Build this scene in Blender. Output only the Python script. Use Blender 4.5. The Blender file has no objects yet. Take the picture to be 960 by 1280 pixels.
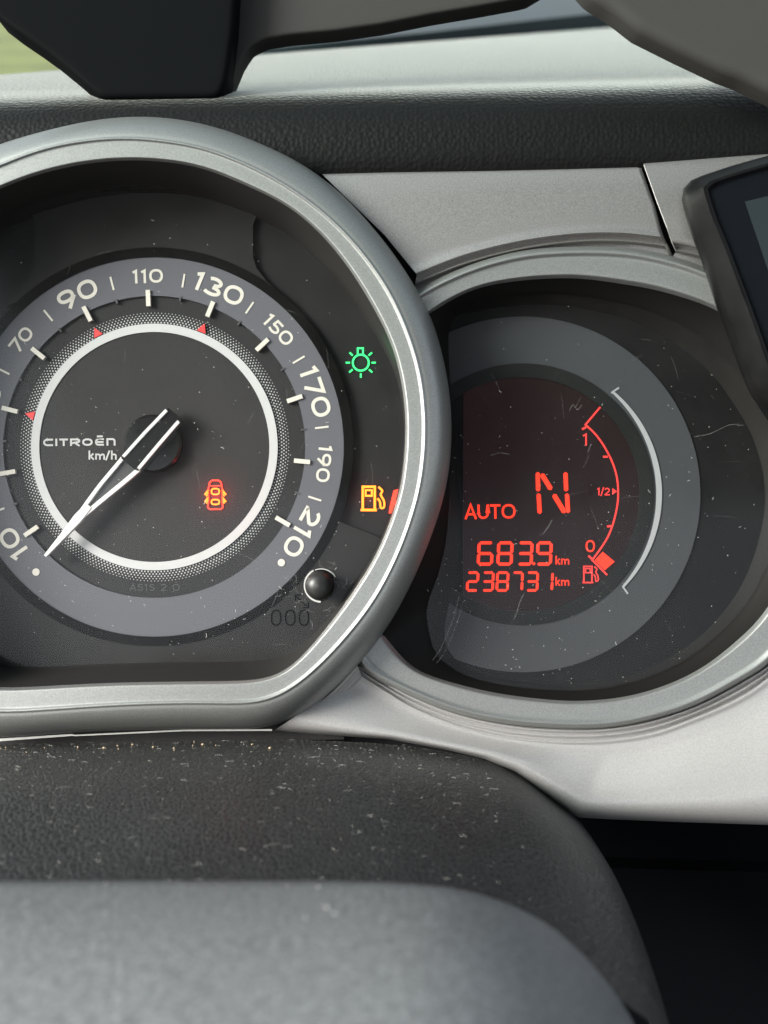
import bpy, bmesh, math, random
from mathutils import Vector, Matrix

# ------------------------------------------------------------------ frame
S = 0.00025            # metres per unit: the dials are about 12 cm across
D = 1320.0             # eye distance from the dial plane, in units
TILT = math.radians(28)
R3 = Matrix.Rotation(-TILT, 4, 'X')      # the instrument panel leans back
random.seed(7)
scene = bpy.context.scene
COL = scene.collection

# ------------------------------------------------------------------ camera
cam_d = bpy.data.cameras.new('camera')
cam = bpy.data.objects.new('camera', cam_d)
COL.objects.link(cam)
cam.matrix_world = R3 @ Matrix.Translation((0, -D * S, 0)) @ Matrix.Rotation(math.radians(90), 4, 'X')
cam_d.sensor_fit = 'HORIZONTAL'
cam_d.sensor_width = 36
cam_d.lens = 18 / (480 / D)
cam_d.clip_start = 0.005
cam_d.clip_end = 500
cam_d.dof.use_dof = True
cam_d.dof.focus_distance = (D - 25) * S
cam_d.dof.aperture_fstop = 13.0
scene.camera = cam

# ------------------------------------------------------------------ light
SUN_FROM = Vector((-0.80, -0.31, 0.50))     # towards the sun, outside the left window
SUN_FROM.normalize()
world = bpy.data.worlds.new('World')
scene.world = world
world.use_nodes = True
wn = world.node_tree
wn.nodes.clear()
wo = wn.nodes.new('ShaderNodeOutputWorld')
bg = wn.nodes.new('ShaderNodeBackground')
sky = wn.nodes.new('ShaderNodeTexSky')
sky.sky_type = 'NISHITA'
sky.sun_disc = False
sky.sun_elevation = math.asin(SUN_FROM.z)
sky.sun_rotation = math.atan2(SUN_FROM.x, SUN_FROM.y)
sky.air_density = 1.0
sky.dust_density = 3.0
bg.inputs['Strength'].default_value = 0.15
hs = wn.nodes.new('ShaderNodeHueSaturation')      # a thin milky overcast
hs.inputs['Saturation'].default_value = 0.35
wn.links.new(sky.outputs[0], hs.inputs['Color'])
wn.links.new(hs.outputs[0], bg.inputs['Color'])
wn.links.new(bg.outputs[0], wo.inputs['Surface'])

sun_d = bpy.data.lights.new('sun', 'SUN')
sun_d.energy = 3.6
sun_d.angle = math.radians(24)
sun_d.color = (1.0, 0.96, 0.90)
sun = bpy.data.objects.new('sun', sun_d)
COL.objects.link(sun)
sun.rotation_euler = SUN_FROM.to_track_quat('Z', 'Y').to_euler()

scene.view_settings.view_transform = 'Standard'
scene.view_settings.look = 'None'
scene.view_settings.gamma = 1
scene.view_settings.use_curve_mapping = False
scene.view_settings.exposure = 1.2
scene.render.engine = 'CYCLES'
scene.cycles.use_denoising = True
scene.cycles.max_bounces = 8
scene.cycles.transparent_max_bounces = 12

# ------------------------------------------------------------------ helpers
def P(x, y, w=0.0):
    """a point at picture column x, row y whose height over the dial plane is w"""
    k = (D - w) / D
    return Vector(((x - 480) * k, -w, (640 - y) * k))

def catmull(pts, n=12, closed=False):
    out = []
    m = len(pts)
    segs = m if closed else m - 1
    for i in range(segs):
        p0 = pts[(i - 1) % m] if closed or i > 0 else pts[i]
        p1 = pts[i]
        p2 = pts[(i + 1) % m]
        p3 = pts[(i + 2) % m] if closed or i + 2 < m else p2
        for j in range(n):
            t = j / n
            out.append(tuple(0.5 * ((2 * b) + (-a + c) * t + (2 * a - 5 * b + 4 * c - d) * t * t + (-a + 3 * b - 3 * c + d) * t ** 3)
                             for a, b, c, d in zip(p0, p1, p2, p3)))
    if not closed:
        out.append(tuple(pts[-1]))
    return out

def resample(pts, n, closed=False):
    q = list(pts) + ([pts[0]] if closed else [])
    L = [0.0]
    for a, b in zip(q, q[1:]):
        L.append(L[-1] + math.dist(a, b))
    out, k = [], 0
    for i in range(n):
        s = L[-1] * i / (n if closed else n - 1)
        while k < len(L) - 2 and L[k + 1] < s:
            k += 1
        t = (s - L[k]) / max(1e-9, L[k + 1] - L[k])
        out.append(tuple(a + (b - a) * t for a, b in zip(q[k], q[k + 1])))
    return out

def by_angle(pts, c, n, smooth=2):
    """closed outline resampled at n even angles about c"""
    q = catmull(pts, 10, True)
    an = sorted((math.atan2(-(y - c[1]), x - c[0]) % (2 * math.pi), math.hypot(x - c[0], y - c[1])) for x, y in q)
    an = [(an[-1][0] - 2 * math.pi, an[-1][1])] + an + [(an[0][0] + 2 * math.pi, an[0][1])]
    rr, k = [], 0
    for i in range(n):
        a = 2 * math.pi * i / n
        while an[k + 1][0] < a:
            k += 1
        t = (a - an[k][0]) / max(1e-9, an[k + 1][0] - an[k][0])
        rr.append(an[k][1] + (an[k + 1][1] - an[k][1]) * t)
    for _ in range(smooth):
        rr = [(rr[i - 1] + 2 * rr[i] + rr[(i + 1) % n]) / 4 for i in range(n)]
    return [(c[0] + rr[i] * math.cos(2 * math.pi * i / n), c[1] - rr[i] * math.sin(2 * math.pi * i / n)) for i in range(n)]

class MB:
    def __init__(self):
        self.v, self.f = [], []
    def ring(self, pts):
        i = len(self.v)
        self.v += [Vector(p) for p in pts]
        return list(range(i, i + len(pts)))
    def strip(self, a, b, closed):
        n = len(a)
        for i in range(n if closed else n - 1):
            j = (i + 1) % n
            self.f.append((a[i], a[j], b[j], b[i]))
    def rings(self, rows, closed):
        ids = [self.ring(r) for r in rows]
        for a, b in zip(ids, ids[1:]):
            self.strip(a, b, closed)
        return ids
    def face(self, pts):
        self.f.append(tuple(self.ring(pts)))
    def prism(self, pts2, w0, w1):
        """flat outline in units (x, y picture, on the dial plane) between heights w0 (back) and w1 (front)"""
        a = self.ring([Vector((x - 480, -w0, 640 - y)) for x, y in pts2])
        b = self.ring([Vector((x - 480, -w1, 640 - y)) for x, y in pts2])
        self.strip(a, b, True)
        self.f.append(tuple(b))
        self.f.append(tuple(reversed(a)))
    def box(self, c, sx, sy, sz):
        x, y, z = c
        v = [Vector((x + a * sx / 2, y + b * sy / 2, z + d * sz / 2)) for a in (-1, 1) for b in (-1, 1) for d in (-1, 1)]
        i = len(self.v)
        self.v += v
        for q in ((0, 1, 3, 2), (4, 6, 7, 5), (0, 4, 5, 1), (2, 3, 7, 6), (0, 2, 6, 4), (1, 5, 7, 3)):
            self.f.append(tuple(i + k for k in q))

def build(name, mb, mat, parent=None, base=None, sharp=35, smooth=True):
    """one mesh object; a child takes its base from its top-level thing"""
    if parent is not None:
        b = Vector(parent['base_u'])
    else:
        b = Vector(base)
    me = bpy.data.meshes.new(name)
    me.from_pydata([((v - b) * S)[:] for v in mb.v], [], mb.f)
    bm = bmesh.new()
    bm.from_mesh(me)
    bmesh.ops.remove_doubles(bm, verts=bm.verts, dist=1e-7)
    bmesh.ops.recalc_face_normals(bm, faces=bm.faces)
    for f in bm.faces:
        f.smooth = smooth
    bm.to_mesh(me)
    bm.free()
    if smooth:
        me.set_sharp_from_angle(angle=math.radians(sharp))
    for m in (mat if isinstance(mat, (list, tuple)) else [mat]):
        me.materials.append(m)
    o = bpy.data.objects.new(name, me)
    COL.objects.link(o)
    if parent is not None:
        o.parent = parent
        o['base_u'] = tuple(b)
    else:
        o.matrix_world = R3 @ Matrix.Translation(b * S)
        o['base_u'] = tuple(b)
    return o

def thing(name, label, cat, base, group=None):
    o = bpy.data.objects.new(name, None)
    o.empty_display_size = 0.01
    COL.objects.link(o)
    o.matrix_world = R3 @ Matrix.Translation(Vector(base) * S)
    o['base_u'] = tuple(base)
    return tag(o, label, cat, group)

def tag(o, label, cat=None, group=None, kind=None):
    o['label'] = label
    if cat: o['category'] = cat
    if group: o['group'] = group
    if kind: o['kind'] = kind
    return o

def loft(curves, profile, closed, mb=None):
    """curves: outlines with equal counts; profile: (t, w) with t running over the curves"""
    mb = mb or MB()
    rows = []
    for t, w in profile:
        i = min(int(t), len(curves) - 2)
        f = t - i
        rows.append([P(a[0] + (b[0] - a[0]) * f, a[1] + (b[1] - a[1]) * f, w) for a, b in zip(curves[i], curves[i + 1])])
    mb.rings(rows, closed)
    return mb

def arc(cx, cy, r, a0, a1, n=24, ry=None):
    ry = r if ry is None else ry
    return [(cx + r * math.cos(math.radians(a0 + (a1 - a0) * i / n)), cy + ry * math.sin(math.radians(a0 + (a1 - a0) * i / n))) for i in range(n + 1)]

def annulus(mb, c, r0, r1, w0, w1, a0=0, a1=360, n=128, clip=-9999):
    """flat ring on the dial plane, front at w1"""
    full = abs(a1 - a0) >= 360
    m = n if full else n + 1
    def row(r, w):
        return [Vector((max(clip - 480, c[0] - 480 + r * math.cos(math.radians(a0 + (a1 - a0) * i / n))), -w,
                        640 - c[1] + r * math.sin(math.radians(a0 + (a1 - a0) * i / n)))) for i in range(m)]
    if r0 > 0:
        ids = mb.rings([row(r0, w0), row(r0, w1), row(r1, w1), row(r1, w0)], full)
        if not full:
            for k in (0, -1):
                mb.f.append(tuple(r[k] for r in ids))
    else:
        ids = mb.rings([row(r1, w0), row(r1, w1)], full)
        mb.f.append(tuple(ids[1]))

# strokes ------------------------------------------------------------
def ribbon(mb, pts, wd, place, closed=False, square=0.0):
    """constant-width band along pts (2-D), mapped into the scene by place(x, y)"""
    pts = [Vector(p) for p in pts]
    n = len(pts)
    L, Rr = [], []
    for i in range(n):
        a = pts[i - 1] if (closed or i > 0) else None
        b = pts[(i + 1) % n] if (closed or i < n - 1) else None
        d1 = (pts[i] - a).normalized() if a is not None else (b - pts[i]).normalized()
        d2 = (b - pts[i]).normalized() if b is not None else d1
        n1 = Vector((-d1.y, d1.x)); n2 = Vector((-d2.y, d2.x))
        m = n1 + n2
        if m.length < 0.2:
            m = n1
        m.normalize()
        k = 1 / max(0.45, m.dot(n1))
        p = pts[i].copy()
        if not closed and i == 0: p -= d1 * square
        if not closed and i == n - 1: p += d1 * square
        L.append(place(*(p + m * wd / 2 * k)))
        Rr.append(place(*(p - m * wd / 2 * k)))
    a = mb.ring(L); b = mb.ring(Rr)
    mb.strip(a, b, closed)

def ell(cx, cy, rx, ry, n=32, e=2.3):
    out = []
    for i in range(n):
        t = 2 * math.pi * i / n
        c, s = math.cos(t), math.sin(t)
        out.append((cx + rx * math.copysign(abs(c) ** (2 / e), c), cy + ry * math.copysign(abs(s) ** (2 / e), s)))
    return out

# glyph: (advance, [(points, closed)]) in cap heights; stroke centre lines, b = half stroke
def glyph(ch, b):
    t = 1 - b
    G = {
     '0': (1.02, [(ell(.51, .5, .51 - b, .5 - b), True)]),
     '1': (.50, [([(.05, .80), (.30, t), (.30, 0)], False)]),
     '2': (.86, [(arc(.42, t - .26, .33, 165, -20, 18, .26) + [(.10, b + .02), (.10, b), (.84, b)], False)]),
     '3': (.86, [(arc(.38, .73, .34, 140, -88, 18, .27 - b), False), (arc(.38, .27, .40, 92, -150, 20, .27 - b), False)]),
     '5': (.84, [([(.76, t), (.20, t), (.15, .56)] + arc(.38, .32, .38, 118, -145, 20, .32 - b), False)]),
     '6': (.9, [(ell(.45, .31, .45 - b, .31 - b), True), ([(.12, .44), (.62, 1)], False)]),
     '7': (.84, [([(.02, t), (.78, t), (.30, 0)], False)]),
     '8': (.9, [(ell(.45, .27, .43 - b, .27 - b), True), (ell(.45, .74, .36 - b, .26 - b), True)]),
     '9': (.96, [(ell(.46, .66, .46 - b, .34 - b), True), ([(.90, .56), (.40, 0)], False)]),
     'A': (.92, [([(.04, 0), (.46, 1), (.88, 0)], False), ([(.20, .34), (.72, .34)], False)]),
     'U': (.88, [([(b, 1)] + [(b, .40)] + arc(.44, .40, .44 - b, 180, 360, 16, .40 - b) + [(.88 - b, .40), (.88 - b, 1)], False)]),
     'T': (.84, [([(0, t), (.84, t)], False), ([(.42, t), (.42, 0)], False)]),
     'O': (1.08, [(ell(.54, .5, .54 - b, .5 - b), True)]),
     'S': (.8, [(arc(.4, .73, .32, 30, 260, 14, .25 - b) + arc(.4, .27, .34, 90, -150, 14, .27 - b), False)]),
     'P': (.8, [([(b, 0), (b, t), (.5, t)] + arc(.5, .72, .25, 90, -90, 10, .28 - b) + [(.5, .44), (b, .44)], False)]),
     'C': (1.02, [([(1.0, t), (.45, t)] + arc(.45, .5, .45 - b, 90, 270, 14, .5 - b) + [(1.0, b)], False)]),
     'I': (.26, [([(.13, 0), (.13, 1)], False)]),
     'R': (1.02, [([(b, 0), (b, t), (.70, t)] + arc(.70, .68, .24, 90, -90, 10, .32 - b) + [(b, .36)], False), ([(.55, .36), (.95, 0)], False)]),
     'E': (.95, [([(.9, t), (.30, t)] + arc(.36, .5, .36 - b, 100, 260, 12, .5 - b) + [(.9, b)], False), ([(.10, .5), (.86, .5)], False), ([(.22, 1.26), (.80, 1.26)], False)]),
     'n': (.95, [([(b, 0), (b, t), (.55, t)] + arc(.60, .62, .35 - b, 90, 0, 8, .38 - b) + [(.95 - b, 0)], False)]),
     'k': (.66, [([(b, 0), (b, 1.08)], False), ([(.58, .72), (b + .04, .32)], False), ([(.22, .42), (.62, 0)], False)]),
     'm': (1.12, [([(b, 0), (b, .72)], False), ([(b, .46)] + arc(.33, .44, .33 - b, 170, 0, 10, .28 - b) + [(.66 - b, 0)], False), ([(.66 - b, .46)] + arc(.87, .44, .30 - b, 160, 0, 10, .28 - b) + [(1.17 - b, 0)], False)]),
     'h': (.68, [([(b, 0), (b, 1.08)], False), ([(b, .46)] + arc(.34, .44, .34 - b, 170, 0, 10, .28 - b) + [(.68 - b, 0)], False)]),
     '/': (.5, [([(.02, -.08), (.46, 1.08)], False)]),
     ' ': (.5, []),
    }
    return G[ch]

def text_mesh(mb, s, h, stroke, centre, ang=0.0, w=1.2, wide=1.0, gap=.16, width=None, tilt=0.0):
    """lettering of cap height h centred on a picture point, turned by ang degrees (0 = upright)"""
    b = stroke / h / 2
    items, x = [], 0.0
    for ch in s:
        adv, st = glyph(ch, b)
        items.append((x, st))
        x += adv + gap
    tot = x - gap
    if width:
        wide = width / (tot * h)
    ca, sa = math.cos(math.radians(ang)), math.sin(math.radians(ang))
    def place_at(x0):
        def place(px, py):
            X = (px / h / wide + 0) * h * wide
            return Vector((centre[0] - 480 + X * ca - py * sa, -w, 640 - centre[1] + X * sa + py * ca))
        return place
    for x0, st in items:
        for pts, cl in st:
            q = [((px + x0 - tot / 2) * h * wide, (py - .5) * h + tilt * (px + x0 - tot / 2) * h) for px, py in pts]
            ribbon(mb, q, stroke, place_at(0), cl)

def flat(w):
    return lambda x, y: Vector((x - 480, -w, 640 - y))

# ------------------------------------------------------------------ materials
def mat(name, col, rough=0.5, metal=0.0, spec=0.5, grain=0.0, gscale=4000, gdist=0.00006, kind='noise',
        var=0.0, vscale=60, emit=None, estr=0.0, coat=0.0, flake=0.0, sheen=0.0):
    m = bpy.data.materials.new(name)
    m.use_nodes = True
    n, l = m.node_tree.nodes, m.node_tree.links
    p = n['Principled BSDF']
    p.inputs['Base Color'].default_value = (*col, 1)
    p.inputs['Roughness'].default_value = rough
    p.inputs['Metallic'].default_value = metal
    p.inputs['Specular IOR Level'].default_value = spec
    p.inputs['Coat Weight'].default_value = coat
    if sheen:
        p.inputs['Sheen Weight'].default_value = sheen
        p.inputs['Sheen Roughness'].default_value = .26
        p.inputs['Sheen Tint'].default_value = (.95, 1, .93, 1)
    if emit:
        p.inputs['Emission Color'].default_value = (*emit, 1)
        p.inputs['Emission Strength'].default_value = estr
    tc = n.new('ShaderNodeTexCoord')
    if grain > 0:
        if kind == 'noise':
            tx = n.new('ShaderNodeTexNoise')
            tx.inputs['Scale'].default_value = gscale
            tx.inputs['Detail'].default_value = 3
            out = tx.outputs['Fac']
        else:
            tx = n.new('ShaderNodeTexVoronoi')
            tx.feature = 'DISTANCE_TO_EDGE' if kind == 'leather' else 'F1'
            tx.inputs['Scale'].default_value = gscale
            tx.inputs['Randomness'].default_value = 1.0 if kind == 'leather' else 0.75
            out = tx.outputs['Distance']
            if kind == 'leather':
                wob = n.new('ShaderNodeTexNoise')
                wob.inputs['Scale'].default_value = gscale * .7
                add = n.new('ShaderNodeMixRGB')
                add.blend_type = 'LINEAR_LIGHT'
                add.inputs[0].default_value = 0.0006
                l.new(tc.outputs['Object'], wob.inputs['Vector'])
                l.new(tc.outputs['Object'], add.inputs[1]); l.new(wob.outputs['Color'], add.inputs[2])
                l.new(add.outputs[0], tx.inputs['Vector'])
                mr = n.new('ShaderNodeMapRange')
                mr.inputs['From Max'].default_value = 0.16
                l.new(out, mr.inputs['Value'])
                out = mr.outputs[0]
        if kind != 'leather':
            l.new(tc.outputs['Object'], tx.inputs['Vector'])
        bp = n.new('ShaderNodeBump')
        bp.inputs['Strength'].default_value = grain
        bp.inputs['Distance'].default_value = gdist
        l.new(out, bp.inputs['Height'])
        l.new(bp.outputs['Normal'], p.inputs['Normal'])
    if var > 0 or flake > 0:
        nz = n.new('ShaderNodeTexNoise')
        nz.inputs['Scale'].default_value = vscale
        nz.inputs['Detail'].default_value = 5
        l.new(tc.outputs['Object'], nz.inputs['Vector'])
        mx = n.new('ShaderNodeMixRGB')
        v = var or flake
        mx.inputs[1].default_value = (*[c * (1 - v) for c in col], 1)
        mx.inputs[2].default_value = (*[min(1, c * (1 + v)) for c in col], 1)
        mr = n.new('ShaderNodeMapRange')
        mr.inputs['From Min'].default_value = .3; mr.inputs['From Max'].default_value = .7
        l.new(nz.outputs['Fac'], mr.inputs['Value'])
        l.new(mr.outputs[0], mx.inputs[0])
        l.new(mx.outputs[0], p.inputs['Base Color'])
        if flake == 0:
            r2 = n.new('ShaderNodeMapRange')
            r2.inputs['To Min'].default_value = max(0.05, rough - .07); r2.inputs['To Max'].default_value = rough + .07
            l.new(nz.outputs['Fac'], r2.inputs['Value'])
            l.new(r2.outputs[0], p.inputs['Roughness'])
    return m

M = {}
M['silver'] = mat('satin_silver_paint', (.29, .296, .286), .44, .75, .5, grain=.25, gscale=2600, gdist=.00003, flake=.16, vscale=3000)
M['silver_trim'] = mat('warm_silver_trim_paint', (.295, .284, .276), .46, .75, .5, grain=.35, gscale=2200, gdist=.00004, flake=.2, vscale=2400)
M['lower_trim'] = mat('lit_copy_silver_trim', (.41, .40, .393), .45, .5, .5, grain=.35, gscale=2200, gdist=.00004, flake=.12, vscale=2400)  # lit copy of the silver trim: its brighter light is put into the colour
M['wall'] = mat('black_recess_plastic', (.014, .0132, .0125), .55, spec=.3, grain=.35, gscale=2500, gdist=.00005)
M['pad'] = mat('black_dash_skin', (.0022, .0023, .0022), .55, spec=.22, sheen=.66, grain=.6, gscale=700, gdist=.0003, kind='pebble')
M['backing'] = mat('black_backing', (.006, .006, .006), .7)
M['gap'] = mat('black_gap_plastic', (.01, .01, .01), .6)
M['face'] = mat('charcoal_dial_face', (.012, .012, .0122), .62, spec=.10, grain=0, gscale=3000, gdist=.00003, var=.12, vscale=90)
M['face_raised'] = mat('dark_grey_dial_surround', (.016, .0157, .0154), .58, spec=.10, grain=0, gscale=3000, gdist=.00003, var=.1, vscale=60)
M['centre'] = mat('grey_dial_centre', (.027, .0263, .0262), .6, spec=.10, grain=0, gscale=3500, gdist=.00003, flake=.10, vscale=2600)
M['inner_band'] = mat('dark_dial_band', (.022, .022, .0225), .6, spec=.10, flake=.08, vscale=2600)
M['band'] = mat('slate_grey_dial_band', (.088, .089, .100), .55, spec=.15, flake=.06, vscale=2600)
M['face_dark'] = mat('near_black_display_face', (.006, .0062, .0062), .6, spec=.08)
M['wall_dark'] = mat('near_black_display_wall', (.007, .0064, .006), .6, spec=.15, grain=.3, gscale=2500, gdist=.00005)
M['display_band'] = mat('grey_display_band', (.038, .040, .043), .55, spec=.12, flake=.06, vscale=2600)
M['border'] = mat('black_dial_border', (.002, .002, .002), .6, spec=.05)
M['print'] = mat('ivory_dial_print', (.50, .475, .415), .55)
M['print_dim'] = mat('dim_grey_dial_print', (.042, .042, .044), .6)
M['print_logo'] = mat('light_grey_dial_print', (.36, .355, .35), .6)
M['white_ring'] = mat('white_ring_print', (.39, .39, .385), .5)
M['bracket'] = mat('dim_silver_print', (.25, .255, .26), .5)
M['dots'] = mat('white_dot_print', (.34, .34, .335), .6)
M['red_print'] = mat('red_mark_print', (.62, .03, .03), .5)
M['engrave'] = mat('dark_engraving', (.001, .001, .001), .8, spec=.02)
M['needle'] = mat('white_needle', (.50, .495, .48), .45)
M['web'] = mat('smoky_needle_web', (.05, .05, .05), .25)
M['needle_dark'] = mat('black_gloss_hub', (.006, .006, .006), .22)
M['button'] = mat('black_rubber_button', (.012, .012, .012), .42)
M['rim'] = mat('worn_lens_edge', (.45, .45, .43), .4)
M['lcd'] = mat('dark_red_lcd', (.006, .004, .004), .4, spec=.2, emit=(1, .05, .09), estr=.003)
M['lcd_rim'] = mat('dark_olive_ring', (.010, .011, .0105), .5, spec=.1)
M['seg'] = mat('lit_orange_red_segment', (.05, .006, .004), .5, emit=(1.0, .028, .003), estr=.72)
M['seg_crimson'] = mat('lit_crimson_segment', (.2, .02, .02), .5, emit=(1.0, .030, .018), estr=.46)
M['lamp_green'] = mat('lit_green_symbol', (.02, .2, .06), .5, emit=(.02, .78, .16), estr=.9)
M['lamp_red'] = mat('lit_red_symbol', (.3, .02, .01), .5, emit=(1.0, .035, .015), estr=1.1)
M['lamp_orange'] = mat('lit_orange_symbol', (.3, .1, .01), .5, emit=(1.0, .22, .008), estr=1.1)
M['lamp_yellow'] = mat('lit_yellow_symbol', (.3, .2, .01), .5, emit=(1.0, .42, .02), estr=1.4)
M['leather'] = mat('black_grained_cover', (.012, .0125, .013), .40, spec=.5, sheen=.03, grain=.6, gscale=620, gdist=.0003, kind='leather', var=.2, vscale=40)
M['hub'] = mat('charcoal_wheel_pad', (.14, .146, .151), .5, spec=.5, grain=.7, gscale=1100, gdist=.0004, var=.40, vscale=900)
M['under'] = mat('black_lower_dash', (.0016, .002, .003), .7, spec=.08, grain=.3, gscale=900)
M['mount'] = mat('black_mount_plastic', (.004, .0045, .005), .65, spec=.03, grain=.3, gscale=1800)
M['mount_grey'] = mat('grey_mount_plastic', (.040, .038, .036), .65, spec=.15, grain=.4, gscale=1500, gdist=.0001)
M['device'] = mat('scuffed_black_case', (.004, .004, .004), .42, spec=.2, grain=.25, gscale=700, gdist=.00015, var=.4, vscale=120)
M['gloss'] = mat('gloss_black_glass', (.006, .007, .009), .12)
M['screen'] = mat('unlit_screen', (.020, .026, .030), .25)
M['dust'] = mat('pale_dust', (.38, .375, .35), .9)
M['crumb'] = mat('tan_crumb', (.36, .28, .19), .9)
M['white_gap_line'] = mat('white_gap_line', (.75, .76, .72), .5)
M['bonnet'] = mat('dark_teal_bonnet_paint', (.025, .038, .040), .45, 0, spec=.15, var=.3, vscale=8)
M['grass'] = mat('meadow_grass', (.10, .125, .035), .9, var=.5, vscale=1.2)
M['road'] = mat('pale_gravel', (.33, .33, .31), .9, var=.2, vscale=2)
M['leaf'] = mat('hedge_leaf', (.06, .09, .03), .7, var=.4, vscale=3)

def glass_mat(name, tint=(1, 1, 1), f0=.04, rough=.08, dust=0.0):
    m = bpy.data.materials.new(name)
    m.use_nodes = True
    n, l = m.node_tree.nodes, m.node_tree.links
    n.clear()
    o = n.new('ShaderNodeOutputMaterial')
    tr = n.new('ShaderNodeBsdfTransparent'); tr.inputs[0].default_value = (*tint, 1)
    gl = n.new('ShaderNodeBsdfGlossy'); gl.inputs['Roughness'].default_value = rough
    lwt = n.new('ShaderNodeLayerWeight'); lwt.inputs['Blend'].default_value = .5
    pw = n.new('ShaderNodeMath'); pw.operation = 'POWER'; pw.inputs[1].default_value = 5
    fr = n.new('ShaderNodeMath'); fr.operation = 'MULTIPLY_ADD'; fr.inputs[1].default_value = 1 - f0; fr.inputs[2].default_value = f0
    l.new(lwt.outputs['Facing'], pw.inputs[0]); l.new(pw.outputs[0], fr.inputs[0])
    mx = n.new('ShaderNodeMixShader')
    l.new(fr.outputs[0], mx.inputs[0]); l.new(tr.outputs[0], mx.inputs[1]); l.new(gl.outputs[0], mx.inputs[2])
    last = mx
    if dust > 0:
        df = n.new('ShaderNodeBsdfDiffuse'); df.inputs[0].default_value = (.5, .5, .48, 1)
        tc = n.new('ShaderNodeTexCoord')
        nz = n.new('ShaderNodeTexNoise'); nz.inputs['Scale'].default_value = 45; nz.inputs['Detail'].default_value = 8
        nz.inputs['Roughness'].default_value = .7
        l.new(tc.outputs['Object'], nz.inputs['Vector'])
        mr = n.new('ShaderNodeMapRange')
        mr.inputs['From Min'].default_value = .40; mr.inputs['From Max'].default_value = .80
        mr.inputs['To Min'].default_value = dust * .35; mr.inputs['To Max'].default_value = dust * 2.4
        l.new(nz.outputs['Fac'], mr.inputs['Value'])
        m2 = n.new('ShaderNodeMixShader')
        l.new(mr.outputs[0], m2.inputs[0]); l.new(mx.outputs[0], m2.inputs[1]); l.new(df.outputs[0], m2.inputs[2])
        last = m2
    l.new(last.outputs[0], o.inputs['Surface'])
    return m
M['lens'] = glass_mat('clear_dusty_lens', (1, 1, 1), .02, .12, .006)
M['windscreen'] = glass_mat('windscreen_glass', (.80, .90, .88), .04, .03)

def scratch_mat(name, a):
    m = bpy.data.materials.new(name)
    m.use_nodes = True
    n, l = m.node_tree.nodes, m.node_tree.links
    p = n['Principled BSDF']
    p.inputs['Base Color'].default_value = (.7, .7, .68, 1)
    p.inputs['Alpha'].default_value = a
    return m
M['scratch'] = scratch_mat('lens_scratch', .08)

# ================================================================== large structure: dashboard
N = 240
SC = (180, 535)
def mirror_left(right, axis):
    return [(2 * axis - x, y) for x, y in reversed(right)]

sp_in_r = [(175, 198), (240, 205), (275, 216), (350, 250), (380, 271), (414, 304), (449, 351), (485, 415), (499, 455), (507, 499), (509, 533), (507, 573),
           (501, 618), (484, 665), (470, 698), (429, 761), (383, 817), (360, 840), (340, 850), (320, 852.5), (150, 855)]
sp_in = sp_in_r + [(0, 862), (-30, 860), (-75, 825), (-130, 740), (-158, 640), (-165, 540), (-155, 430), (-115, 325), (-60, 265), (0, 234), (50, 215), (110, 202)]
sp_rg = [(162, 172.5), (240, 182), (275, 192.5), (325, 214), (378, 246), (415, 276), (440, 301), (461, 327), (488, 367), (505, 405), (517, 437), (526.5, 475), (530.5, 517),
         (531, 545), (529, 576), (524, 611), (512, 653), (498, 690), (470, 745.6), (429, 799), (383, 845.6), (352, 868), (332, 877), (316, 879), (250, 877.5), (150, 880),
         (0, 889), (-40, 886), (-95, 845), (-150, 755), (-180, 650), (-188, 540), (-176, 420), (-130, 305), (-70, 240), (0, 207), (50, 187), (100, 177)]
sp_out = [(165, 146), (220, 149), (272, 160), (325, 180), (377, 205), (426, 242), (471, 291), (495, 322), (517, 356), (540.5, 400), (552, 442), (560.5, 482), (564, 522),
          (563, 569), (559.5, 599), (550, 637), (533, 685), (507.5, 742), (476, 796), (448, 830), (414, 864), (383, 889), (356, 905), (338, 910.5), (320, 911), (240, 910.5),
          (100, 914), (0, 921), (-55, 916), (-115, 866), (-175, 765), (-208, 650), (-216, 540), (-204, 415), (-150, 290), (-80, 215), (0, 181), (50, 166), (110, 152)]
A_in, A_rg, A_out = (by_angle(p, SC, N, 12) for p in (sp_in, sp_rg, sp_out))
sp_bot = [(175, 244), (240, 247.5), (275, 257), (312, 270), (350, 287), (375, 305), (412, 341), (440, 375), (460, 404), (487, 450), (501, 495), (505, 540), (500, 600), (480, 665),
          (443, 730), (388, 795), (362, 816), (340, 823), (150, 826), (0, 832), (-40, 828), (-80, 790), (-125, 720), (-150, 640), (-156, 540), (-145, 440), (-110, 360), (-50, 310), (0, 289), (50, 269), (115, 251)]
A_bot = by_angle(sp_bot, SC, N, 12)

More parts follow.
